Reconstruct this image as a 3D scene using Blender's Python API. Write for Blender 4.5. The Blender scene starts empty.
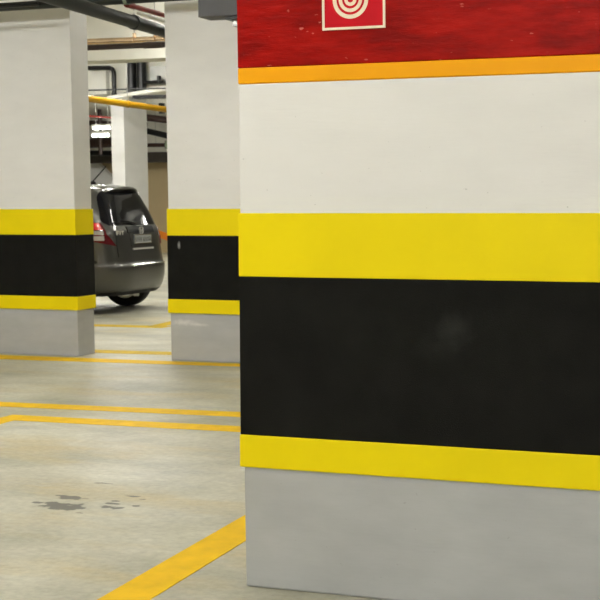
import bpy, bmesh, math, random
from mathutils import Vector, Matrix
random.seed(4)
sc = bpy.context.scene
COL = sc.collection
sin, cos, pi = math.sin, math.cos, math.pi

# ------------------------------------------------------------------ materials
def new_mat(name):
    m = bpy.data.materials.new(name); m.use_nodes = True
    nt = m.node_tree
    return m, nt, nt.nodes['Principled BSDF']

def ramp(nt, fac, stops):
    r = nt.nodes.new('ShaderNodeValToRGB')
    e = r.color_ramp.elements
    while len(e) < len(stops): e.new(0.5)
    for el, (p, c) in zip(e, stops):
        el.position = p; el.color = (c[0], c[1], c[2], 1)
    nt.links.new(fac, r.inputs['Fac'])
    return r.outputs['Color']

def noise(nt, scale, detail=4, stretch=(1, 1, 1), rough=.55):
    g = nt.nodes.new('ShaderNodeNewGeometry')
    mp = nt.nodes.new('ShaderNodeMapping'); mp.inputs['Scale'].default_value = stretch
    nt.links.new(g.outputs['Position'], mp.inputs['Vector'])
    n = nt.nodes.new('ShaderNodeTexNoise')
    n.inputs['Scale'].default_value = scale; n.inputs['Detail'].default_value = detail
    n.inputs['Roughness'].default_value = rough
    nt.links.new(mp.outputs['Vector'], n.inputs['Vector'])
    return n.outputs['Fac']

def mixc(nt, fac, a, b, mode='MIX'):
    m = nt.nodes.new('ShaderNodeMix'); m.data_type = 'RGBA'; m.blend_type = mode
    for sock, v in ((m.inputs['Factor'], fac), (m.inputs['A'], a), (m.inputs['B'], b)):
        pass
    ins = [m.inputs[0], m.inputs[6], m.inputs[7]]
    for s, v in zip(ins, (fac, a, b)):
        if hasattr(v, 'links') or hasattr(v, 'is_linked'): nt.links.new(v, s)
        elif isinstance(v, (int, float)): s.default_value = v
        else: s.default_value = (v[0], v[1], v[2], 1)
    return m.outputs[2]

def mat(name, c, rough=.5, metal=0, var=.06, scale=6, stretch=(1, 1, 1), bump=0, bscale=40, bstretch=(1, 1, 1), spec=.5, coat=0):
    m, nt, b = new_mat(name)
    lo = [max(0, x * (1 - var)) for x in c]; hi = [min(1, x * (1 + var)) for x in c]
    nt.links.new(ramp(nt, noise(nt, scale, 4, stretch), [(.3, lo), (.7, hi)]), b.inputs['Base Color'])
    b.inputs['Roughness'].default_value = rough; b.inputs['Metallic'].default_value = metal
    b.inputs['Specular IOR Level'].default_value = spec
    b.inputs['Coat Weight'].default_value = coat; b.inputs['Coat Roughness'].default_value = .08
    if bump:
        bp = nt.nodes.new('ShaderNodeBump'); bp.inputs['Strength'].default_value = bump; bp.inputs['Distance'].default_value = .004
        nt.links.new(noise(nt, bscale, 5, bstretch), bp.inputs['Height'])
        nt.links.new(bp.outputs['Normal'], b.inputs['Normal'])
    return m

def lin(r, g, b):
    f = lambda v: v / 12.92 if v <= .04045 else ((v + .055) / 1.055) ** 2.4
    return tuple(f(x / 255) for x in (r, g, b))

M = {}
# painted concrete with brush marks and tiny pin holes
def painted(name, c, rough, var, spots=True, holes=None, spec=.3, bump=.13):
    m, nt, b = new_mat(name)
    n1 = noise(nt, 3, 5, (1, 1, 2.5))
    col = ramp(nt, n1, [(.3, [x * (1 - var) for x in c]), (.7, [min(1, x * (1 + var)) for x in c])])
    if spots:
        n2 = noise(nt, 60, 2, (1, 1, 1), .4)
        f = ramp(nt, n2, [(.755, (0, 0, 0)), (.785, (.4, .4, .4))])
        col = mixc(nt, f, col, holes or [x * .45 for x in c])
    nt.links.new(col, b.inputs['Base Color'])
    b.inputs['Roughness'].default_value = rough; b.inputs['Specular IOR Level'].default_value = spec
    bp = nt.nodes.new('ShaderNodeBump'); bp.inputs['Strength'].default_value = bump; bp.inputs['Distance'].default_value = .004
    nt.links.new(noise(nt, 14, 6, (1, 1, 7)), bp.inputs['Height']); nt.links.new(bp.outputs['Normal'], b.inputs['Normal'])
    return m
M['white'] = painted('white_wall_paint', (.73, .725, .70), .6, .03)
M['grey_paint'] = painted('grey_base_paint', (.405, .415, .415), .55, .08, True, (.25, .25, .24))
def red_gloss():
    m, nt, b = new_mat('red_brushed_gloss_paint')
    c1 = ramp(nt, noise(nt, 5, 6, (1, 1, 3.5)), [(.33, (.17, .001, .0)), (.5, (.26, .002, .0)), (.68, (.36, .006, .002))])
    sp = ramp(nt, noise(nt, 9, 6, (2.0, 2.0, 7), .7), [(.64, (0, 0, 0)), (.80, (.4, .4, .4))])
    c1 = mixc(nt, sp, c1, (.50, .07, .05))  # brush-mark highlights and pink scratches put into the red as lighter streaks
    fl = ramp(nt, noise(nt, 34, 3, (.8, 1, 1.6), .5), [(.715, (0, 0, 0)), (.75, (.55, .55, .55))])
    nt.links.new(mixc(nt, fl, c1, (.62, .22, .17)), b.inputs['Base Color'])
    b.inputs['Roughness'].default_value = .38; b.inputs['Specular IOR Level'].default_value = .08
    bp = nt.nodes.new('ShaderNodeBump'); bp.inputs['Strength'].default_value = .55; bp.inputs['Distance'].default_value = .005
    nt.links.new(noise(nt, 9, 7, (1.2, 1, 6), .65), bp.inputs['Height']); nt.links.new(bp.outputs['Normal'], b.inputs['Normal'])
    return m
M['red_gloss'] = red_gloss()
M['orange'] = painted('orange_band_paint', (.84, .36, .0015), .5, .03, False, spec=.15)
M['yellow'] = mat('yellow_vinyl', (.80, .64, .002), .5, var=.03, scale=4, bump=.08, bscale=60, bstretch=(1, 1, 4), spec=.15)
M['black'] = mat('black_rubber', (.0065, .0065, .0055), .8, var=.25, scale=9, bump=.25, bscale=260, spec=.10)
def scuffs(m, marks, c):
    nt = m.node_tree; b = nt.nodes['Principled BSDF']; L = nt.links
    col = b.inputs['Base Color'].links[0].from_socket
    g = nt.nodes.new('ShaderNodeNewGeometry'); n = noise(nt, 30, 4)
    for p, r, k in marks:
        a = nt.nodes.new('ShaderNodeVectorMath'); a.operation = 'SUBTRACT'; a.inputs[1].default_value = p; L.new(g.outputs['Position'], a.inputs[0])
        d = nt.nodes.new('ShaderNodeVectorMath'); d.operation = 'MULTIPLY'; d.inputs[1].default_value = [1 / x for x in r]; L.new(a.outputs[0], d.inputs[0])
        l = nt.nodes.new('ShaderNodeVectorMath'); l.operation = 'LENGTH'; L.new(d.outputs[0], l.inputs[0])
        s_ = nt.nodes.new('ShaderNodeMath'); s_.operation = 'ADD'; L.new(l.outputs['Value'], s_.inputs[0]); L.new(n, s_.inputs[1])
        mr = nt.nodes.new('ShaderNodeMapRange'); mr.inputs['From Min'].default_value = .5; mr.inputs['From Max'].default_value = 1.5
        mr.inputs['To Min'].default_value = k; mr.inputs['To Max'].default_value = 0; L.new(s_.outputs[0], mr.inputs['Value'])
        col = mixc(nt, mr.outputs[0], col, c)
    L.new(col, b.inputs['Base Color'])
scuffs(M['black'], [((-1.16, 3.69, .885), (.07, .1, .07), .03), ((-5.186, 9.0, .945), (.016, .05, .035), .8), ((-1.2, 3.69, .83), (.12, .1, .05), .008)], (.5, .5, .47))
scuffs(M['grey_paint'], [((-5.16, 9.01, .315), (.14, .05, .03), .7), ((-5.02, 9.01, .30), (.10, .05, .015), .5)], (.72, .72, .68))
M['line'] = mat('road_line_paint', (.74, .46, .003), .6, var=.10, scale=9, bump=.2, spec=.12)
M['line_worn'] = mat('worn_road_line_paint', (.56, .38, .015), .6, var=.16, scale=7, bump=.2, spec=.12)
M['car'] = mat('grey_metallic_car_paint', (.066, .065, .058), .30, .7, var=.03, coat=.7)
M['glass'] = mat('dark_tinted_glass', (.005, .005, .007), .05, var=.0, spec=.16)
M['plastic'] = mat('black_car_plastic', (.006, .006, .006), .5, var=.1, spec=.2)
M['tyre'] = mat('tyre_rubber', (.010, .010, .010), .8, var=.2)
M['chrome'] = mat('chrome', (.75, .74, .70), .12, 1, var=.02)
M['silver'] = mat('bright_silver_trim', (.62, .61, .57), .3, .4, var=.03)
M['alloy'] = mat('alloy', (.5, .5, .5), .3, 1, var=.03)
M['red_lens'] = mat('red_lens', (.085, .002, .005), .15, var=.1, coat=.6)
M['bright_red_lens'] = mat('bright_red_lens', (.62, .015, .012), .15, var=.1, coat=.6)
M['clear_lens'] = mat('clear_lens', (.30, .27, .235), .25, var=.1, coat=.1)
M['plate'] = mat('licence_plate_grey', (.30, .31, .30), .45, .2, var=.05)
M['plate_dark'] = mat('licence_plate_ink', (.06, .06, .06), .5, var=.05)
M['dark_pipe'] = mat('dark_grey_pipe_paint', (.012, .015, .0135), .5, var=.12, spec=.3)
M['black_pipe'] = mat('black_pipe_paint', (.005, .005, .005), .35, var=.12, spec=.25)
M['brown_pipe'] = mat('dark_brown_steel', (.028, .013, .009), .4, .2, var=.2)
M['red_pipe'] = mat('red_pipe_paint', (.23, .02, .012), .4, var=.1)
M['white_pipe'] = mat('white_pipe_plastic', (.62, .61, .55), .4, var=.04)
M['yellow_pipe'] = mat('yellow_pipe_paint', (.43, .225, .002), .45, var=.08, spec=.2)
M['copper'] = mat('copper_pipe', (.72, .54, .36), .24, .9, var=.2)
M['steel'] = mat('galvanised_steel', (.34, .34, .32), .4, .7, var=.1)
M['duct'] = mat('grey_sheet_metal', (.05, .05, .052), .6, .0, var=.06)
M['valve'] = mat('grey_green_valve_paint', (.20, .24, .16), .5, var=.1)
M['ceiling'] = mat('ceiling_paint', (.60, .595, .53), .8, var=.05, scale=1.2)
M['beige'] = mat('beige_wall_paint', (.40, .31, .17), .7, var=.05, scale=1.2)
M['beam_white'] = mat('beam_paint', (.64, .63, .56), .75, var=.04, scale=1.5)
M['dark_beam'] = mat('dark_beam_paint', (.035, .028, .020), .6, var=.2)
M['sign_red'] = mat('sign_red_vinyl', (.50, .006, .014), .4, var=.06, scale=12, spec=.1)
M['sign_cream'] = mat('sign_cream_vinyl', (.80, .70, .52), .45, var=.03)
def emis(name, c, s):
    m, nt, b = new_mat(name)
    b.inputs['Base Color'].default_value = (.9, .9, .9, 1)
    b.inputs['Emission Color'].default_value = (*c, 1); b.inputs['Emission Strength'].default_value = s
    return m
TUBE = 175
M['tube'] = emis('lit_fluorescent_tube', (1, .98, .93), TUBE)

def floor_mat():
    m, nt, b = new_mat('worn_concrete_floor')
    L = nt.links
    base = ramp(nt, noise(nt, 1.3, 7, (.75, 1.1, 1), .62), [(.30, (.29, .28, .215)), (.5, (.43, .418, .33)), (.66, (.56, .55, .455))])
    warm = ramp(nt, noise(nt, 1.5, 5, (.6, 1.6, 1), .6), [(.50, (0, 0, 0)), (.66, (.6, .6, .6))])
    base = mixc(nt, warm, base, (.47, .385, .195))
    cool = ramp(nt, noise(nt, 1.7, 7, (.7, 1.5, 1.3), .68), [(.53, (0, 0, 0)), (.68, (.65, .65, .65))])
    base = mixc(nt, cool, base, (.36, .36, .32))
    fine = ramp(nt, noise(nt, 30, 6, (.9, 1.1, 1), .65), [(.32, (.84, .84, .84)), (.66, (1.07, 1.07, 1.07))])
    base = mixc(nt, 1.0, base, fine, 'MULTIPLY')
    # dark oil spots, each with its own ragged outline
    g = nt.nodes.new('ShaderNodeNewGeometry')
    nz = nt.nodes.new('ShaderNodeTexNoise'); nz.inputs['Scale'].default_value = 16; nz.inputs['Detail'].default_value = 3
    L.new(g.outputs['Position'], nz.inputs['Vector'])
    spots = [(-3.158, 4.462, .08, .048), (-3.225, 4.505, .07, .024), (-3.255, 4.632, .040, .018), (-3.20, 4.615, .060, .022),
             (-2.955, 4.52, .04, .022), (-2.985, 4.575, .035, .012), (-2.99, 4.62, .025, .010), (-3.238, 4.905, .045, .012),
             (-2.862, 4.569, .022, .012), (-3.30, 4.50, .03, .012), (-2.97, 4.72, .03, .010), (-2.905, 4.68, .018, .008), (-3.02, 4.395, .02, .01)]
    tot = None
    for (x, y, rx, ry) in spots:
        s = nt.nodes.new('ShaderNodeVectorMath'); s.operation = 'SUBTRACT'; s.inputs[1].default_value = (x, y, 0); L.new(g.outputs['Position'], s.inputs[0])
        mu = nt.nodes.new('ShaderNodeVectorMath'); mu.operation = 'MULTIPLY'; mu.inputs[1].default_value = (.72 / rx, .72 / ry, 0); L.new(s.outputs[0], mu.inputs[0])
        ln = nt.nodes.new('ShaderNodeVectorMath'); ln.operation = 'LENGTH'; L.new(mu.outputs[0], ln.inputs[0])
        if tot is None: tot = ln.outputs['Value']
        else:
            mn = nt.nodes.new('ShaderNodeMath'); mn.operation = 'MINIMUM'; L.new(tot, mn.inputs[0]); L.new(ln.outputs['Value'], mn.inputs[1]); tot = mn.outputs[0]
    ad = nt.nodes.new('ShaderNodeMath'); ad.operation = 'MULTIPLY_ADD'; ad.inputs[1].default_value = 2.6; L.new(nz.outputs['Fac'], ad.inputs[0]); L.new(tot, ad.inputs[2])
    f = ramp(nt, ad.outputs[0], [(0, (1, 1, 1)), (1, (0, 0, 0))])
    mr = nt.nodes.new('ShaderNodeMapRange'); mr.inputs['From Min'].default_value = 1.95; mr.inputs['From Max'].default_value = 2.25
    mr.inputs['To Min'].default_value = .85; mr.inputs['To Max'].default_value = 0; L.new(ad.outputs[0], mr.inputs['Value'])
    base = mixc(nt, mr.outputs[0], base, (.065, .064, .058))
    L.new(base, b.inputs['Base Color'])
    b.inputs['Roughness'].default_value = .5; b.inputs['Specular IOR Level'].default_value = .35
    bp = nt.nodes.new('ShaderNodeBump'); bp.inputs['Strength'].default_value = .15; bp.inputs['Distance'].default_value = .004
    L.new(noise(nt, 20, 6), bp.inputs['Height']); L.new(bp.outputs['Normal'], b.inputs['Normal'])
    return m
M['floor'] = floor_mat()

# ------------------------------------------------------------------ mesh helpers
def link(name, bm, m, parent=None, smooth=False, bevel=0, seg=2):
    me = bpy.data.meshes.new(name)
    bmesh.ops.recalc_face_normals(bm, faces=bm.faces[:])
    bm.to_mesh(me); bm.free()
    if smooth:
        for p in me.polygons: p.use_smooth = True
    o = bpy.data.objects.new(name, me); COL.objects.link(o)
    me.materials.append(m)
    if parent is not None: o.parent = parent
    if bevel:
        b = o.modifiers.new('bevel', 'BEVEL'); b.width = bevel; b.segments = seg; b.limit_method = 'ANGLE'
    return o
def box(bm, x0, x1, y0, y1, z0, z1):
    v = [bm.verts.new((x, y, z)) for z in (z0, z1) for (x, y) in ((x0, y0), (x1, y0), (x1, y1), (x0, y1))]
    for f in ((3, 2, 1, 0), (4, 5, 6, 7), (0, 1, 5, 4), (1, 2, 6, 5), (2, 3, 7, 6), (3, 0, 4, 7)):
        bm.faces.new([v[i] for i in f])
    return v
def boxo(name, m, parent, x0, x1, y0, y1, z0, z1, bevel=0):
    bm = bmesh.new(); box(bm, x0, x1, y0, y1, z0, z1)
    return link(name, bm, m, parent, bevel=bevel)
def fillet(pts, r, n=6):
    pts = [Vector(p) for p in pts]
    if len(pts) < 3 or r <= 0: return pts
    out = [pts[0]]
    for a, b, c in zip(pts, pts[1:], pts[2:]):
        d1 = (a - b).normalized(); d2 = (c - b).normalized()
        p, q = b + d1 * r, b + d2 * r
        for i in range(n + 1):
            t = i / n
            out.append(p * (1 - t) ** 2 + b * 2 * t * (1 - t) + q * t * t)
    out.append(pts[-1])
    return out
def tube(bm, pts, r, seg=14, bend=0):
    pts = fillet(pts, bend)
    rings = []
    t0 = (pts[1] - pts[0]).normalized()
    up = Vector((0, 0, 1)) if abs(t0.z) < .9 else Vector((1, 0, 0))
    nrm = t0.cross(up).normalized()
    for i, p in enumerate(pts):
        if i == 0: t = pts[1] - pts[0]
        elif i == len(pts) - 1: t = pts[-1] - pts[-2]
        else: t = (pts[i] - pts[i - 1]).normalized() + (pts[i + 1] - pts[i]).normalized()
        t.normalize()
        nrm = (nrm - t * nrm.dot(t)).normalized(); bn = t.cross(nrm)
        rings.append([bm.verts.new(p + (nrm * cos(2 * pi * k / seg) + bn * sin(2 * pi * k / seg)) * r) for k in range(seg)])
    for a, b in zip(rings, rings[1:]):
        for k in range(seg): bm.faces.new((a[k], a[(k + 1) % seg], b[(k + 1) % seg], b[k]))
    bm.faces.new(rings[0]); bm.faces.new(rings[-1][::-1])
def pipe(name, m, pts, r, parent=None, bend=0, seg=14):
    bm = bmesh.new(); tube(bm, pts, r, seg, bend)
    o = link(name, bm, m, parent, smooth=True)
    md = o.modifiers.new('edge', 'EDGE_SPLIT'); md.split_angle = math.radians(50)
    return o
def tag(o, label, cat, group=None):
    o['label'] = label; o['category'] = cat
    if group: o['group'] = group
    return o
def thing(name, label, cat, loc=(0, 0, 0), group=None):
    o = bpy.data.objects.new(name, None); COL.objects.link(o); o.location = loc
    return tag(o, label, cat, group)
def struct(o):
    o['kind'] = 'structure'; return o
def dup(root, loc, label=None):
    r = root.copy(); COL.objects.link(r); r.location = loc
    if label: r['label'] = label
    for ch in list(root.children):
        c = ch.copy(); COL.objects.link(c); c.parent = r
        for g in list(ch.children):
            d = g.copy(); COL.objects.link(d); d.parent = c
    return r

# ------------------------------------------------------------------ the room
CZ = 3.6
struct(boxo('floor', M['floor'], None, -32, 8, -9, 29.2, -.2, 0))
struct(boxo('ceiling', M['ceiling'], None, -32, 8, -9, 29.2, CZ, CZ + .1))
struct(boxo('wall_back', M['beige'], None, -32, 8, 29.2, 29.4, 0, CZ))
struct(boxo('wall_front', M['beam_white'], None, -32, 8, -9.2, -9, 0, CZ))
struct(boxo('wall_left', M['beam_white'], None, -32.2, -32, -9, 29.2, 0, CZ))
struct(boxo('wall_right', M['beam_white'], None, 8, 8.2, -9, 29.2, 0, CZ))
# ceiling beams
struct(boxo('trim_1', M['beam_white'], None, -32, 8, 11.75, 12.05, 2.82, CZ))
struct(boxo('trim_2', M['beam_white'], None, -32, 8, 17.0, 17.8, 3.02, CZ))
struct(boxo('trim_3', M['dark_beam'], None, -32, 8, 28.4, 28.7, 2.36, 2.62))
struct(boxo('trim_5', M['beam_white'], None, -32, 8, 29.14, 29.2, 2.62, CZ))
# orange stripe on the far wall, falling with the ramp
bm = bmesh.new()
pts = [(-18.6, .92), (-16.2, .21), (-16.2, -.0), (-18.6, .73)]
pts = [(-18.2, .86), (-16.4, .26), (-16.4, .05), (-18.2, .68)]
vs = [bm.verts.new((x, y, z)) for y in (29.19, 29.2) for x, z in pts]
bm.faces.new(vs[:4]); bm.faces.new(vs[4:][::-1])
for i in range(4): bm.faces.new((vs[i], vs[(i + 1) % 4], vs[4 + (i + 1) % 4], vs[4 + i]))
struct(link('trim_4', bm, mat('orange_wall_stripe', (.72, .20, .01), .6)))
# ------------------------------------------------------------------ pillars
def pillar(label, x0, x1, y0, y1, zs, tops, foam, slope_foam):
    """zs: foam band heights (bottom, black bottom, black top, top); tops: painted shaft bands [(part, material, z)]"""
    cx, cy = (x0 + x1) / 2, (y0 + y1) / 2
    t = thing('pillar', label, 'pillar', (cx, cy, 0))
    hx, hy = (x1 - x0) / 2, (y1 - y0) / 2
    zmid = zs[0] + .03
    boxo('base', M['grey_paint'], t, -hx, hx, -hy, hy, 0, zmid, .008)
    z = zmid
    for nm, m, z1 in tops:
        boxo(nm, m, t, -hx, hx, -hy, hy, z, z1, .006 if nm == 'shaft' else .004); z = z1
    # wrap-round foam bands: an open-topped sleeve whose lower edge stands further off
    def sleeve(nm, m, za, zb, oa, ob):
        bm = bmesh.new()
        rings = []
        for zz, o in ((za, -.002), (za, oa), (zb, ob), (zb, -.002)):
            rings.append([bm.verts.new((sx * (hx + o), sy * (hy + o), zz)) for sx, sy in ((-1, -1), (1, -1), (1, 1), (-1, 1))])
        rings.append(rings[0])
        for a, b in zip(rings, rings[1:]):
            for k in range(4): bm.faces.new((a[k], a[(k + 1) % 4], b[(k + 1) % 4], b[k]))
        link(nm, bm, m, t, bevel=.0035)
    f = lambda z: foam + slope_foam * (zs[3] - z)
    sleeve('yellow_strip', M['yellow'], zs[0], zs[1], f(zs[0]) + .002, f(zs[1]) + .002)
    sleeve('black_padding', M['black'], zs[1], zs[2], f(zs[1]), f(zs[2]))
    sleeve('yellow_strip', M['yellow'], zs[2], zs[3], f(zs[2]) + .001, f(zs[3]) + .001)
    return t
near = pillar('broad concrete pillar with red, orange, white, yellow and black bands and a ringed sign', -1.902, .45, 3.695, 4.3,
              (.4085, .517, 1.0425, 1.2505), [('shaft', M['white'], 1.669), ('orange_band', M['orange'], 1.7205), ('red_band', M['red_gloss'], CZ)], .003, .006)
left = pillar('white concrete pillar with yellow and black padding, under dark pipes, beside the car\'s tail lamp', -7.75, -6.169, 9.01, 9.256,
              (.392, .5065, 1.026, 1.243), [('shaft', M['white'], CZ)], .007, .005)
mid = pillar('white pillar with yellow and black padding, below the grey metal box, beside the licence plate end of the car', -5.284, -4.3, 9.01, 9.256,
             (.392, .5065, 1.026, 1.243), [('shaft', M['white'], CZ)], .009, .004)
far = thing('pillar', 'slim plain white pillar standing behind the grey hatchback', 'pillar', (-10.8625, 17.387, 0))
boxo('shaft', M['white'], far, -.1165, .1165, -.335, .335, .4, 3.02, .006)
boxo('base', M['grey_paint'], far, -.1165, .1165, -.335, .335, 0, .4, .006)

# ringed hose sign on the near pillar
sg = thing('sign', 'square red sign with cream border and concentric rings on the red painted band', 'sign', (-1.493, 3.695, 1.92))
S = .1065
bm = bmesh.new(); box(bm, -S, S, -.003, 0, -.093, S + .014)
plate = link('sign_plate', bm, M['sign_red'], sg)
bm = bmesh.new()
for (a, b, c, d) in ((-S, S, -.093, -.085), (-S, S, S + .006, S + .014), (-S, -S + .008, -.085, S + .006), (S - .008, S, -.085, S + .006)):
    box(bm, a, b, -.0042, -.0028, c, d)
link('border', bm, M['sign_cream'], sg)
def ring(bm, r0, r1, y0, y1, n=64, cx=0, cz=0):
    vs = [[bm.verts.new((cx + r * cos(2 * pi * k / n), y, cz + r * sin(2 * pi * k / n))) for k in range(n)] for r, y in ((r0, y1), (r0, y0), (r1, y0), (r1, y1))]
    vs.append(vs[0])
    for a, b in zip(vs, vs[1:]):
        for k in range(n): bm.faces.new((a[k], a[(k + 1) % n], b[(k + 1) % n], b[k]))
for r0, r1 in ((.0475, .060), (.0285, .0395), (.010, .0205)):
    bm = bmesh.new(); ring(bm, r0, r1, -.0042, -.0028, cx=-.010)
    link('ring', bm, M['sign_cream'], sg)

# ------------------------------------------------------------------ painted bay lines
def line(label, polys, m='line'):
    bm = bmesh.new()
    for p in polys:
        lo = [bm.verts.new((x, y, .0)) for x, y in p]; hi = [bm.verts.new((x, y, .002)) for x, y in p]
        bm.faces.new(hi); bm.faces.new(lo[::-1])
        for i in range(len(p)): bm.faces.new((lo[i], lo[(i + 1) % len(p)], hi[(i + 1) % len(p)], hi[i]))
    o = link('bay_line', bm, M[m])
    return tag(o, label, 'painted line')
line('yellow painted line running past the front of both padded pillars', [[(-11, 8.40), (-3, 8.90), (-3, 9.0), (-7.6, 8.89), (-11, 8.66)]])
line('thin yellow painted line crossing the bare floor, farther of the close pair', [[(-9, 6.415), (2, 6.98), (2, 7.17), (-9, 6.555)]])
line('yellow painted line with a bent corner, the nearer of the close pair', [[(-4.704, 6.202), (2, 6.42), (2, 6.575), (-4.84, 6.367)], [(-4.704, 6.202), (-4.84, 6.367), (-4.86, 1), (-4.704, 1)]])
line('wide yellow painted line running up to the foot of the broad banded pillar', [[(-2.04, 1.2), (-2.19, 4.9), (-2.36, 4.9), (-2.20, 1.2)]])
line('yellow painted line with a branch, on the floor before the car\'s rear wheel', [[(-12, 11.15), (-6.75, 11.34), (-6.75, 11.54), (-12, 11.34)], [(-6.99, 11.45), (-6.83, 11.45), (-6.93, 12.3), (-7.09, 12.3)]], 'line_worn')
line('yellow painted line seen through the gap just behind the two padded pillars', [[(-6.6, 9.26), (-3, 9.47), (-3, 9.656), (-6.6, 9.46)]], 'line_worn')

# ------------------------------------------------------------------ pipes between the pillars
def hang(o, *ps):
    for p in ps:
        bm = bmesh.new(); tube(bm, [Vector(p), Vector((p[0], p[1], CZ))], .006, 8)
        h_ = link('hanger_rod', bm, M['steel'], o)
    return o
def clamp(parent, p, axis, r, m, w=.03, rod=None):
    bm = bmesh.new(); ax = Vector(axis).normalized()
    tube(bm, [Vector(p) - ax * w / 2, Vector(p) + ax * w / 2], r, 16)
    c = link('clamp', bm, m, parent, smooth=False)
    if rod:
        bm = bmesh.new(); tube(bm, [Vector(p) + Vector((0, 0, r * .8)), Vector((p[0], p[1], rod))], .006, 8)
        link('hanger_rod', bm, M['steel'], c)
    return c
# big dark drain pipe
t = thing('drain_pipe', 'thick dark grey drain pipe crossing above the gap between the padded pillars', 'pipe')
pa, pb = Vector((-5.30, 6.3, 2.75)), Vector((-5.585, 9.62, 2.745))
pipe('pipe_run', M['dark_pipe'], [pa, pb, (-4.6, 9.72, 2.75)], .052, t, bend=.12, seg=20)
clamp(t, pa.lerp(pb, .80), pb - pa, .060, M['dark_pipe'], .05, rod=CZ)
clamp(t, pa.lerp(pb, .30), pb - pa, .060, M['dark_pipe'], .05, rod=CZ)
# straight dark lines over the pillar tops
t = thing('service_pipe', 'dark grey pipe running level above both padded pillars, over the drain pipe', 'pipe')
pipe('pipe_run', M['dark_pipe'], [(-9, 8.72, 2.885), (-3.6, 8.7, 2.885)], .034, t)
clamp(t, (-5.44, 8.71, 2.885), (1, 0, 0), .040, M['valve'], .03, rod=CZ)
t = thing('service_pipe', 'dark pipe, higher of two ending over the white pillar top near the drain pipe', 'pipe')
pipe('pipe_run', M['black_pipe'], [(-9, 8.5, 2.93), (-6.0, 8.5, 2.93)], .03, t)
pipe('coupling', M['black_pipe'], [(-6.1, 8.5, 2.93), (-5.98, 8.5, 2.93)], .036, t)
hang(t, (-7, 8.5, 2.93))
tag(pipe('conduit', M['black_pipe'], [(-9, 8.45, 2.842), (-6.06, 8.45, 2.842)], .014), 'thin black conduit skimming the top of the white pillar under dark pipes', 'conduit')
hang(bpy.data.objects['conduit'], (-8, 8.45, 2.842))
# red sprinkler pipe and white pipe beside it
t = thing('sprinkler_pipe', 'red painted pipe slanting above the thick drain pipe', 'pipe')
pipe('pipe_run', M['red_pipe'], [(-5.45, 7.9, 2.98), (-5.47, 8.9, 2.872)][:0] + [(-5.498, 8.86, 2.865), (-5.53, 10.1, 2.865)], .021, t)
pipe('coupling', M['red_pipe'], [(-5.497, 8.80, 2.865), (-5.499, 8.90, 2.865)], .026, t)
hang(t, (-5.52, 9.6, 2.865))
tag(pipe('conduit', M['white_pipe'], [(-5.41, 8.78, 2.80), (-5.49, 9.62, 2.80)], .016), 'thin white conduit beside the red pipe, above the drain pipe', 'conduit')
hang(bpy.data.objects['conduit.001'], (-5.47, 9.5, 2.80))
# copper pair
t = thing('copper_pipe', 'upper of two shiny copper pipes with clamps under the white beam', 'pipe')
pipe('pipe_run', M['copper'], [(-9, 10.3, 2.83), (-6.13, 10.3, 2.80), (-5.7, 10.45, 2.845), (-4.8, 10.45, 2.845)], .030, t, bend=.1)
for px in (-6.36, -6.14):
    c = clamp(t, (px, 10.3, 2.803), (1, 0, 0), .036, M['copper'], .02)
    bm = bmesh.new(); box(bm, px - .012, px + .012, 10.288, 10.312, 2.83, 2.868); link('lug', bm, M['copper'], c)
    bm = bmesh.new(); tube(bm, [(px, 10.3, 2.86), (px, 10.3, CZ)], .005, 8); link('hanger_rod', bm, M['steel'], c)
t = thing('copper_pipe', 'lower of two brown copper pipes running level under the white beam', 'pipe')
pipe('pipe_run', M['brown_pipe'], [(-9, 10.20, 2.745), (-6.0, 10.20, 2.737), (-4.8, 10.20, 2.737)], .026, t)
pipe('coupling', M['brown_pipe'], [(-6.2, 10.20, 2.737), (-6.0, 10.20, 2.737)], .031, t)
hang(t, (-7, 10.20, 2.745))
# grey box hung in front of the mid pillar
t = thing('metal_box', 'dark grey sheet metal box hanging before the padded pillar top', 'box', (-4.19, 8.08, 2.60))
boxo('casing', M['duct'], t, -.225, .30, -.09, .09, 0, .42, .004)
boxo('outlet', M['black_pipe'], t, -.03, .2, -.07, .07, -.022, 0, .004)
boxo('bracket', M['steel'], t, .01, .12, -.02, .05, -.065, -.022, .003)
# yellow gas pipe
t = thing('gas_pipe', 'long yellow pipe sloping across before the slim white pillar', 'pipe')
pipe('pipe_run', M['yellow_pipe'], [(-8.80, 10.6, 2.552), (-8.76, 13.3, 2.552), (-8.78, 15.02, 2.552), (-8.9, 16.6, 2.552)], .040, t, seg=18)
clamp(t, (-8.765, 14.0, 2.552), (0, 1, 0), .046, M['yellow_pipe'], .03, rod=CZ)
tag(pipe('conduit', M['plastic'], [(-13, 15.0, 2.87), (-8.2, 15.0, 2.835)], .011), 'thin dark conduit running level just above the yellow pipe', 'conduit')
hang(bpy.data.objects['conduit.002'], (-12, 15, 2.863))
# black elbow and risers fixed to the second beam
t = thing('drop_pipe', 'black bent pipe dropping from the beam above the yellow pipe', 'pipe')
pipe('pipe_run', M['black_pipe'], [(-11.35, 16.85, 3.385), (-10.775, 16.85, 3.37), (-10.78, 16.85, 2.90)], .034, t, bend=.10)
pipe('coupling', M['black_pipe'], [(-10.78, 16.85, 2.99), (-10.78, 16.85, 2.90)], .042, t)
hang(t, (-11.3, 16.85, 3.385))
t = thing('riser_pipe', 'thick black upright pipe, further one from the black pipe\'s side branch', 'pipe')
pipe('pipe_run', M['black_pipe'], [(-10.475, 16.86, CZ), (-10.475, 16.86, 2.94)], .075, t)
pipe('collar', M['black_pipe'], [(-10.475, 16.86, 3.06), (-10.475, 16.86, 2.98)], .085, t)
t = thing('riser_pipe', 'thick black upright pipe with a horizontal side branch near the beam', 'pipe')
pipe('pipe_run', M['black_pipe'], [(-10.30, 16.86, CZ), (-10.30, 16.86, 2.96)], .07, t)
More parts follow.
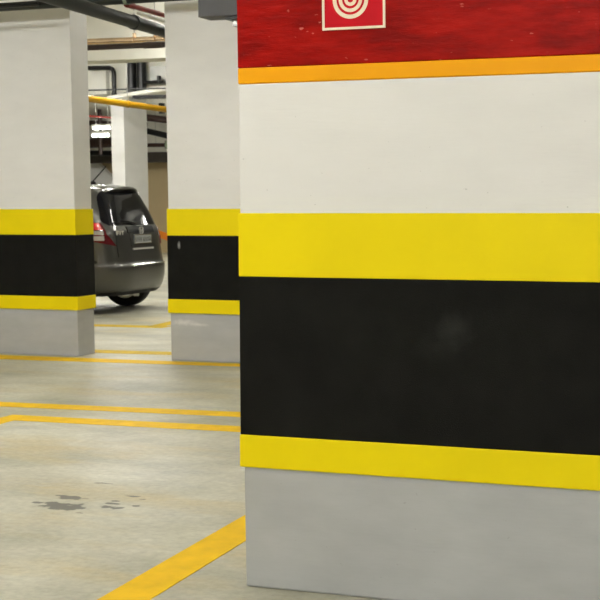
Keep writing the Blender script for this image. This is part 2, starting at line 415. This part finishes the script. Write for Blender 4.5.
pipe('branch', M['black_pipe'], [(-10.28, 16.84, 3.125), (-9.90, 16.84, 3.14)], .026, t)
pipe('branch_cap', M['black_pipe'], [(-9.99, 16.84, 3.10), (-9.99, 16.84, 3.22)], .03, t)
tag(pipe('drain_pipe', M['white_pipe'], [(-10.6, 16.4, 2.866), (-9.4, 16.4, 3.0)], .035), 'white plastic pipe rising gently above the yellow pipe, below the black branch', 'pipe')
hang(bpy.data.objects['drain_pipe.001'], (-9.6, 16.4, 2.98))
tag(boxo('cable_tray', M['plastic'], None, -10.0, -9.2, 16.1, 16.25, 2.82, 2.865), 'dark cable tray between the white plastic pipe and the yellow pipe', 'tray')
hang(bpy.data.objects['cable_tray'], (-9.4, 16.2, 2.85))
tag(boxo('wall_panel', M['white_pipe'], None, -11.6, -10.95, 16.9, 17.0, 2.98, 3.34, .004), 'plain white panel on the beam beside the black bent pipe', 'panel')
tag(boxo('vent_panel', M['steel'], None, -10.2, -9.7, 16.93, 17.0, 3.10, 3.38, .004), 'grey metal panel on the beam behind the black branch', 'panel')
# far end, seen each side of the slim pillar
tag(pipe('conduit', M['red_pipe'], [(-17.2, 24, 3.33), (-14.8, 24, 3.12)], .022), 'thin red pipe under the far ceiling, above the lit tubes', 'conduit')
hang(bpy.data.objects['conduit.003'], (-16.2, 24, 3.245))
def fpipe(nm, m, a, b, r, label, cat='pipe'):
    o = tag(pipe(nm, M[m], [a, b], r), label, cat)
    return o if abs(a[2] - b[2]) > 1 else hang(o, tuple(Vector(a).lerp(Vector(b), .85)))
fpipe('service_pipe', 'brown_pipe', (-19, 27, 3.36), (-17.2, 27, 3.25), .07, 'dark pipe above the lit tubes at the far end')
fpipe('service_pipe', 'brown_pipe', (-19, 27.3, 2.80), (-17.2, 27.3, 2.83), .12, 'thick dark pipe level below the lit tubes at the far end')
fpipe('service_pipe', 'black_pipe', (-19, 27.7, 2.60), (-17.2, 27.7, 2.56), .07, 'lowest dark pipe below the lit tubes at the far end')
fpipe('riser_pipe', 'brown_pipe', (-17.50, 26.7, CZ), (-17.50, 26.7, 2.5), .05, 'dark upright pipe beside the lit tubes, next to the slim pillar')
fpipe('service_pipe', 'brown_pipe', (-16.6, 27, 3.42), (-15.4, 27, 3.27), .085, 'topmost sloping dark pipe between slim pillar and padded pillar')
fpipe('service_pipe', 'brown_pipe', (-16.7, 26.6, 3.20), (-16.15, 26.6, 3.20), .07, 'short dark pipe stub just below the topmost sloping pipe')
fpipe('service_pipe', 'black_pipe', (-16.7, 27.3, 3.12), (-15.5, 27.3, 2.85), .075, 'second sloping dark pipe beside the slim white pillar, above the valve')
t = thing('valve_pipe', 'dark level pipe with a grey green valve near the padded pillar', 'pipe')
pipe('pipe_run', M['brown_pipe'], [(-17, 27.6, 2.76), (-15.7, 27.6, 2.745)], .05, t)
boxo('valve_body', M['valve'], t, -16.2, -16.0, 27.5, 27.7, 2.65, 2.86, .02)
hang(t, (-16.5, 27.6, 2.75))
tag(boxo('junction_box', M['dark_pipe'], None, -15.15, -15.05, 25.5, 25.6, 3.36, CZ, .004), 'small dark box under the far ceiling below the yellow pipe', 'box')
# white ramp parapet at the far left gap
bm = bmesh.new()
pp = [(-21.5, 0), (-18.0, 0), (-18.0, 1.42), (-18.62, 1.95), (-19.2, 2.45), (-21.5, 2.45)]
a = [bm.verts.new((x, 29.0, z)) for x, z in pp]; b = [bm.verts.new((x, 29.18, z)) for x, z in pp]
bm.faces.new(a); bm.faces.new(b[::-1])
for i in range(len(pp)): bm.faces.new((a[i], a[(i + 1) % 6], b[(i + 1) % 6], b[i]))
tag(link('ramp_parapet', bm, M['white']), 'white ramp parapet with a sloping top behind the car aerial', 'parapet')

# ------------------------------------------------------------------ fluorescent fittings
def fitting(loc, label, group=None, L=1.3):
    t = thing('fluorescent_fitting', label, 'ceiling light', loc, group)
    boxo('housing', M['white_pipe'], t, -L / 2, L / 2, -.07, .07, .03, .09, .006)
    for dy in (-.04, .04):
        pipe('tube', M['tube'], [(-L / 2 + .04, dy, .0), (L / 2 - .04, dy, .0)], .014, t)
    for dx in (-L / 2 + .02, L / 2 - .02):
        boxo('end_cap', M['white_pipe'], t, dx - .02, dx + .02, -.06, .06, -.016, .03)
    for dx in (-L * .3, L * .3):
        pipe('hanger_rod', M['steel'], [(dx, 0, .09), (dx, 0, CZ - loc[2])], .005, t, seg=6)
    return t
G = 'unseen fluorescent fittings added to light the parking bays'  # fittings out of view, added to light the pillars, floor and car
f0 = fitting((-1.2, -.4, 3.3), 'unseen white twin tube fluorescent fitting added to light the parking bays', G)
for p in ((-3.6, 2.2, 3.3), (-6.4, 4.4, 3.3), (-4.8, 5.2, 3.3), (-3.2, -3.2, 3.3), (2.4, -3.2, 3.3), (-.6, -3.6, 3.3), (-2.0, -6, 3.3), (1.0, -6, 3.3), (-9.4, 5.6, 3.3), (-9.9, 10.6, 3.3), (1.6, .2, 3.3), (-1.5, 7.0, 3.3),
          (-3.2, 12.8, 3.3), (-13.6, 9.5, 3.3), (-8.6, 13.6, 3.42), (-11.2, 13.6, 3.42), (-9.9, 14.6, 3.45), (-14.8, 14.0, 3.3), (-5.6, 14.8, 3.3), (-14.2, 19.2, 3.5), (-12.4, 19.2, 3.5), (-5.7, 20.2, 3.4), (-5.9, 10.9, 3.35), (-15.8, 22.4, 3.5), (-14.0, 26, 3.2), (-12.6, 24, 3.2)):  # hidden ones added to brighten beams, far end and car highlights
    dup(f0, p)
fitting((-16.32, 25.0, 3.02), 'upper of two lit fluorescent fittings far off between pillar and slim pillar', L=.5)
fitting((-16.08, 24.6, 2.83), 'lower of two lit fluorescent fittings far off between pillar and slim pillar', L=.5)

# ------------------------------------------------------------------ the car
car = thing('car', 'dark grey metallic hatchback parked between the padded pillars, seen from behind', 'car', (-7.985, 13.1, 0))
car.rotation_euler = (0, 0, .065)
def interp(tab, z):
    if z <= tab[0][0]: return tab[0][1]
    for (a, va), (b, vb) in zip(tab, tab[1:]):
        if z <= b:
            s = (z - a) / (b - a); return va + (vb - va) * s
    return tab[-1][1]
UR = [(.22, .10), (.26, .05), (.32, .02), (.42, .004), (.50, 0), (.545, .0), (.57, .008), (.59, .022), (.74, .052), (.9, .075), (.98, .09), (1.04, .12), (1.2, .185), (1.36, .26), (1.44, .305), (1.475, .33), (1.505, .42), (1.525, .70), (1.535, 1.2)]
UF = [(.22, 3.75), (.32, 3.86), (.5, 3.9), (.66, 3.87), (.8, 3.7), (.88, 3.35), (.96, 3.0), (1.1, 2.72), (1.3, 2.36), (1.44, 2.05), (1.505, 1.8), (1.535, 1.45)]
HB = [(.22, .74), (.28, .80), (.4, .838), (.6, .8475), (.8, .842), (.95, .82), (1.04, .795), (1.2, .735), (1.4, .635), (1.475, .585), (1.505, .53), (1.525, .42), (1.535, .2)]
NN = [(.22, 5), (.9, 5.2), (1.0, 5), (1.4, 4.6), (1.535, 3.5)]
def S(t, z):
    ur, uf, b, n = interp(UR, z), interp(UF, z), interp(HB, z), interp(NN, z)
    uc, a = (ur + uf) / 2, (uf - ur) / 2
    c, s = cos(t), sin(t)
    u = uc - a * math.copysign(abs(c) ** (2 / n), c); w = b * math.copysign(abs(s) ** (2 / n), s)
    return Vector((-u, w, z))
def t_of(w, z):
    b, n = interp(HB, z), interp(NN, z)
    r = max(-1, min(1, w / b))
    return math.asin(math.copysign(abs(r) ** (n / 2), r))
def So(t, z, off):
    p = S(t, z); e = 1e-3
    d1 = S(t + e, z) - S(t - e, z); d2 = S(t, z + e * 4) - S(t, z - e * 4)
    n = d1.cross(d2)
    if n.length < 1e-12: return p
    n.normalize()
    if n.dot(p - Vector((-1.95, 0, .7))) < 0: n = -n
    return p + n * off
# body shell: stacked outlines
zs = sorted(set([.22, .24, .26, .29, .32, .37, .42, .47, .52, .545, .557, .57, .58, .59, .62, .66, .70, .74, .8, .85, .9, .94, .98, 1.01, 1.04, 1.1, 1.15, 1.2, 1.28, 1.36, 1.4, 1.44, 1.46, 1.475, 1.49, 1.505, 1.515, 1.525, 1.532, 1.535]))
# parameter values spread evenly along the outline
def ts_list(z=.6, n=120):
    K = 4000
    ps = [S(2 * pi * k / K, z) for k in range(K + 1)]
    d = [0]
    for a, b in zip(ps, ps[1:]): d.append(d[-1] + (b - a).length)
    out = []; j = 0
    for i in range(n):
        L = d[-1] * i / n
        while d[j + 1] < L: j += 1
        out.append(2 * pi * (j + (L - d[j]) / max(1e-9, d[j + 1] - d[j])) / K)
    return out
TS = ts_list()
bm = bmesh.new()
rings = [[bm.verts.new(S(t, z)) for t in TS] for z in zs]
for a, b in zip(rings, rings[1:]):
    for k in range(len(TS)): bm.faces.new((a[k], a[(k + 1) % len(TS)], b[(k + 1) % len(TS)], b[k]))
bm.faces.new(rings[0][::-1]); bm.faces.new(rings[-1])
body = link('body', bm, M['car'], car, smooth=True)
# wheel arches cut out of the shell
bm = bmesh.new()
WH = [(-.66, -.73), (-.66, .73), (-3.14, -.74), (-3.14, .74)]
for x, w in WH:
    s = math.copysign(1, w); tube(bm, [(x, w - s * .16, .30), (x, w + s * .3, .30)], .345, 40)
bmesh.ops.recalc_face_normals(bm, faces=bm.faces[:])
cm = bpy.data.meshes.new('arch_cut'); bm.to_mesh(cm); bm.free()
cm.materials.append(M['plastic']); cut = bpy.data.objects.new('arch_cut', cm); COL.objects.link(cut); cut.parent = car
bmod = body.modifiers.new('arches', 'BOOLEAN'); bmod.object = cut; bmod.operation = 'DIFFERENCE'; bmod.solver = 'EXACT'
bmod.material_mode = 'TRANSFER'
bpy.context.view_layer.update()
dg = bpy.context.evaluated_depsgraph_get()
nm = bpy.data.meshes.new_from_object(body.evaluated_get(dg), depsgraph=dg)
body.modifiers.clear(); body.data = nm
bpy.data.objects.remove(cut)
md = body.modifiers.new('edge', 'EDGE_SPLIT'); md.split_angle = math.radians(40)

def patch(name, m, z0, z1, fa, fb, off, parent, byt=False, nu=24, nv=14, thick=.012):
    """a shaped panel lying on the shell between fa(z) and fb(z) (lateral metres, or outline parameter when byt)"""
    bm = bmesh.new(); g = []
    for lay in (off, off - thick):
        rows = []
        for j in range(nv + 1):
            z = z0 + (z1 - z0) * j / nv
            a, b = fa(z), fb(z)
            if not byt: a, b = t_of(a, z), t_of(b, z)
            # spread by arc
            row = []
            for i in range(nu + 1):
                if byt: t = a + (b - a) * i / nu
                else:
                    wa, wb = fa(z), fb(z); t = t_of(wa + (wb - wa) * i / nu, z)
                row.append(bm.verts.new(So(t, z, lay)))
            rows.append(row)
        g.append(rows)
    for k, rows in enumerate(g):
        for r0, r1 in zip(rows, rows[1:]):
            for i in range(nu): bm.faces.new((r0[i], r0[i + 1], r1[i + 1], r1[i]))
    A, B = g
    for i in range(nu):
        bm.faces.new((A[0][i], A[0][i + 1], B[0][i + 1], B[0][i])); bm.faces.new((A[-1][i], A[-1][i + 1], B[-1][i + 1], B[-1][i]))
    for j in range(nv):
        bm.faces.new((A[j][0], A[j + 1][0], B[j + 1][0], B[j][0])); bm.faces.new((A[j][-1], A[j + 1][-1], B[j + 1][-1], B[j][-1]))
    o = link(name, bm, m, parent, smooth=True)
    md = o.modifiers.new('edge', 'EDGE_SPLIT'); md.split_angle = math.radians(45)
    return o
def rounded(half0, half1, z0, z1, k=.14, p=7):
    def f(z):
        q = (z - z0) / (z1 - z0); h = half0 + (half1 - half0) * q
        return h * (1 - k * abs(2 * q - 1) ** p)
    return f
h = rounded(.65, .50, 1.035, 1.43)
patch('rear_window', M['glass'], 1.035, 1.43, lambda z: -h(z), h, .004, car)
# roof spoiler lip
bm = bmesh.new()
pr = [(-.30, 1.475), (-.225, 1.462), (-.215, 1.475), (-.24, 1.492), (-.45, 1.515), (-.50, 1.47)]
rows = []
for i in range(21):
    w = -.42 + .84 * i / 20; k = (abs(w) / .42) ** 2.5
    rows.append([bm.verts.new((x - .12 * k, w, z - .055 * k)) for x, z in pr])
for a, b in zip(rows, rows[1:]):
    for k in range(len(pr)): bm.faces.new((a[k], a[(k + 1) % 6], b[(k + 1) % 6], b[k]))
bm.faces.new(rows[0]); bm.faces.new(rows[-1][::-1])
link('spoiler', bm, M['car'], car, bevel=.006)
# tail lamps
for s in (-1, 1):
    def inner(z, s=s):
        q = (z - .80) / .27; return s * (.55 + .085 * min(1, q / .5))
    def outer(z):
        if z > .92: return 1.25
        q = (z - .80) / .12
        ti = abs(t_of(inner(z), z)); return ti + .02 + (1.22 - ti) * max(0, q)
    fa = (lambda z: s * outer(z)); fb = (lambda z: t_of(inner(z), z))
    lamp = patch('tail_lamp', M['red_lens'], .80, 1.07, fa, fb, .012, car, byt=True, nu=28, nv=18, thick=.03)
    lensin = lambda z: t_of(s * (.665 - .01 * (z - .87) / .16), z)
    patch('brake_lens', M['bright_red_lens'], .985, 1.06, lambda z: s * 1.2, lensin, .017, lamp, byt=True, nv=5)
    patch('reversing_lens', M['clear_lens'], .93, .972, lambda z: s * 1.2, lensin, .017, lamp, byt=True, nv=4)
    patch('indicator_lens', M['clear_lens'], .865, .915, lambda z: s * (1.0 if z < .885 else 1.15), lensin, .017, lamp, byt=True, nv=4)
# tailgate shut lines, garnish, number plate
patch('garnish', M['plastic'], .945, 1.02, lambda z: -.30, lambda z: .34, .010, car, nv=4)
for s in (-1, 1):
    patch('shut_line', M['plastic'], .67, .98, lambda z: s * .53, lambda z: s * .537, .002, car, nu=2, thick=.004)
rec = rounded(.26, .265, .775, .945, .06)
rc = patch('plate_recess', M['car'], .765, .945, lambda z: -rec(z), rec, .006, car, thick=.01)
patch('recess_lip', M['silver'], .745, .765, lambda z: -.25, lambda z: .25, .018, car, nv=2)
bm = bmesh.new(); box(bm, -.075, -.052, -.20, .20, .815, .925)
npl = link('number_plate', bm, M['plate'], car, bevel=.004)
npl.location = (.012, 0, 0)
bm = bmesh.new()
for a, b, c, d in ((-.2, .2, .815, .821), (-.2, .2, .919, .925), (-.2, -.194, .821, .919), (.194, .2, .821, .919)): box(bm, -.0525, -.0505, a, b, c, d)
o = link('plate_rim', bm, M['chrome'], npl)
bm = bmesh.new()
for k in range(7):
    w = -.155 + k * .052 + (.012 if k > 2 else -.008)
    box(bm, -.0525, -.0505, w - .017, w - .010, .838, .893); box(bm, -.0525, -.0505, w + .010, w + .017, .838, .893)
    box(bm, -.0525, -.0505, w - .010, w + .010, .862 + .01 * (k % 3 - 1), .869 + .01 * (k % 3 - 1))
link('plate_characters', bm, M['plate_dark'], npl)
# emblem: upright letter with leaning bars in a rounded ring
bm = bmesh.new()
def bar(bm, w0, z0, w1, z1, th, x0, x1):
    d = Vector((0, w1 - w0, z1 - z0)).normalized(); n = Vector((0, -d.z, d.y)) * th / 2
    q = [Vector((0, w0, z0)) + n, Vector((0, w1, z1)) + n, Vector((0, w1, z1)) - n, Vector((0, w0, z0)) - n]
    a = [bm.verts.new(v + Vector((x0, 0, 0))) for v in q]; b = [bm.verts.new(v + Vector((x1, 0, 0))) for v in q]
    bm.faces.new(a); bm.faces.new(b[::-1])
    for i in range(4): bm.faces.new((a[i], a[(i + 1) % 4], b[(i + 1) % 4], b[i]))
ez = .972
for s in (-1, 1): bar(bm, s * .017, ez - .03, s * .025, ez + .03, .012, -.068, -.060)
bar(bm, -.019, ez - .002, .019, ez - .002, .011, -.068, -.060)
n = 40
rr = []
for off in (0, .007):
    for x in (-.068, -.060):
        rr.append([bm.verts.new((x, (.048 - off) * math.copysign(abs(cos(2 * pi * k / n)) ** .6, cos(2 * pi * k / n)), ez + (.042 - off) * math.copysign(abs(sin(2 * pi * k / n)) ** .6, sin(2 * pi * k / n)))) for k in range(n)])
for a, b in ((0, 1), (1, 3), (3, 2), (2, 0)):
    for k in range(n): bm.faces.new((rr[a][k], rr[a][(k + 1) % n], rr[b][(k + 1) % n], rr[b][k]))
link('emblem', bm, M['silver'], car)
def put(bars, w):
    bm = bmesh.new()
    for (a, b, c, d) in bars: bar(bm, w + a, .925 + b, w + c, .925 + d, .012, -.098, -.086)
    link('letter', bm, M['silver'], car)
put([(0, 0, 0, .05), (0, .044, .042, .044), (0, .024, .034, .024)], -.535)
put([(0, 0, 0, .05)], -.462)
put([(.022, 0, .022, .05), (0, .044, .046, .044)], -.43)
# rear wiper
bm = bmesh.new(); tube(bm, [So(t_of(.02, 1.03), 1.03, .03), So(t_of(-.12, 1.055), 1.055, .03), So(t_of(-.40, 1.08), 1.08, .025)], .010, 8)
wp = link('wiper', bm, M['plastic'], car, smooth=True)
bm = bmesh.new(); tube(bm, [So(t_of(w, 1.065), 1.065, .014) for w in (-.5, -.4, -.3, -.2, -.1)], .007, 8)
link('blade', bm, M['plastic'], wp, smooth=True)
# chrome strip standing in for the bumper crease highlight; skid edge, exhaust
patch('crease_highlight', M['chrome'], .566, .573, lambda z: -.36, lambda z: .70, .006, car, nv=2, nu=40)
patch('bumper_valance', M['plastic'], .222, .262, lambda z: -.66, lambda z: .66, .004, car, nv=3)
for s in (-1, 1):
    bm = bmesh.new(); c = So(t_of(s * .735, .62), .62, .003); d = So(t_of(s * .735, .62), .62, .008); tube(bm, [c, d], .018, 16); link('parking_sensor', bm, M['plastic'], car)
pipe('exhaust_tip', M['silver'], [(-.20, .02, .208), (-.14, .05, .205)], .028, car)
pipe('rear_axle', M['plastic'], [(-.64, -.7, .29), (-.64, .7, .29)], .05, car)
boxo('underbody', M['plastic'], car, -3.6, -.3, -.5, .5, .205, .25, .02)
# side windows and front glass
for s in (-1, 1):
    fr = lambda z: s * (2.18 - .34 * (z - 1.0) / .42)
    bk = lambda z: s * (1.02 + .06 * (z - 1.0) / .42)
    patch('side_window', M['glass'], 1.0, 1.42, bk, fr, .004, car, byt=True, nu=40)
patch('windscreen', M['glass'], 1.0, 1.44, lambda z: pi - .62, lambda z: pi + .62, .004, car, byt=True)
for s in (-1, 1):
    patch('head_lamp', M['clear_lens'], .66, .82, lambda z: pi - s * .55, lambda z: pi - s * 1.15, .006, car, byt=True)
    bm = bmesh.new(); box(bm, -2.78, -2.66, s * .83, s * .98, .98, 1.12); link('door_mirror', bm, M['car'], car, bevel=.03, seg=3)
# aerial near the back of the roof
bm = bmesh.new(); bmesh.ops.create_uvsphere(bm, u_segments=12, v_segments=8, radius=.035)
for v in bm.verts: v.co = Vector((v.co.x * 1.3, v.co.y, v.co.z * .8)) + Vector((-.68, -.03, 1.535))
ae = link('aerial', bm, M['plastic'], car, smooth=True)
bm = bmesh.new(); tube(bm, [(-.68, -.03, 1.55), (-.50, -.03, 1.73)], .008, 8); link('mast', bm, M['plastic'], ae, smooth=True)
# wheels
def wheel(x, w):
    s = math.copysign(1, w)
    prof = [(.20, -.095), (.265, -.105), (.292, -.092), (.30, -.065), (.30, .065), (.292, .092), (.265, .105), (.20, .095)]
    bm = bmesh.new(); n = 48
    rg = [[bm.verts.new((r * cos(2 * pi * k / n), yy, r * sin(2 * pi * k / n))) for k in range(n)] for r, yy in prof]
    for a, b in zip(rg, rg[1:] + rg[:1]):
        for k in range(n): bm.faces.new((a[k], a[(k + 1) % n], b[(k + 1) % n], b[k]))
    o = link('wheel', bm, M['tyre'], car, smooth=True); o.location = (x, w, .30)
    bm = bmesh.new()
    ring(bm, .17, .203, -.075, .075, 48)
    for k in range(5):
        a = 2 * pi * k / 5 + .3
        d = Vector((cos(a), 0, sin(a))); e = Vector((-sin(a), 0, cos(a)))
        q = [d * .03 + e * .03, d * .18 + e * .022, d * .18 - e * .022, d * .03 - e * .03]
        lo = [bm.verts.new(v + Vector((0, s * .045, 0))) for v in q]; hi = [bm.verts.new(v + Vector((0, s * .065, 0))) for v in q]
        bm.faces.new(lo); bm.faces.new(hi[::-1])
        for i in range(4): bm.faces.new((lo[i], lo[(i + 1) % 4], hi[(i + 1) % 4], hi[i]))
    tube(bm, [(0, s * .03, 0), (0, s * .07, 0)], .05, 20)
    link('rim', bm, M['alloy'], o)
    bm = bmesh.new(); tube(bm, [(0, -s * .05, 0), (0, s * .02, 0)], .13, 28); link('brake_drum', bm, M['plastic'], o)
for x, w in WH: wheel(x, w)

# ------------------------------------------------------------------ camera, world, view
F, YAW, PITCH, ROLL = 1246.21, .3088, .0773, -.0029
fw = Vector((-sin(YAW) * cos(PITCH), cos(YAW) * cos(PITCH), -sin(PITCH)))
rt = Vector((cos(YAW), sin(YAW), 0)); up = rt.cross(fw)
rt2 = rt * cos(ROLL) + up * sin(ROLL); up2 = rt2.cross(fw)
cd = bpy.data.cameras.new('camera'); cam = bpy.data.objects.new('camera', cd); COL.objects.link(cam)
cam.matrix_world = Matrix.Translation((0, 0, 1.28)) @ Matrix((rt2, up2, -fw)).transposed().to_4x4()
cd.sensor_width = 36; cd.lens = F / 600 * 36; cd.shift_x = -.25; cd.clip_end = 200
cd.dof.use_dof = True; cd.dof.focus_distance = 4.0; cd.dof.aperture_fstop = 16
sc.camera = cam
w = bpy.data.worlds.new('world'); sc.world = w; w.use_nodes = True
w.node_tree.nodes['Background'].inputs[0].default_value = (1, .95, .85, 1); w.node_tree.nodes['Background'].inputs[1].default_value = .05
vs = sc.view_settings
vs.view_transform = 'Standard'; vs.look = 'None'; vs.gamma = 1; vs.use_curve_mapping = False; vs.exposure = -.02
sc.display_settings.display_device = 'sRGB'
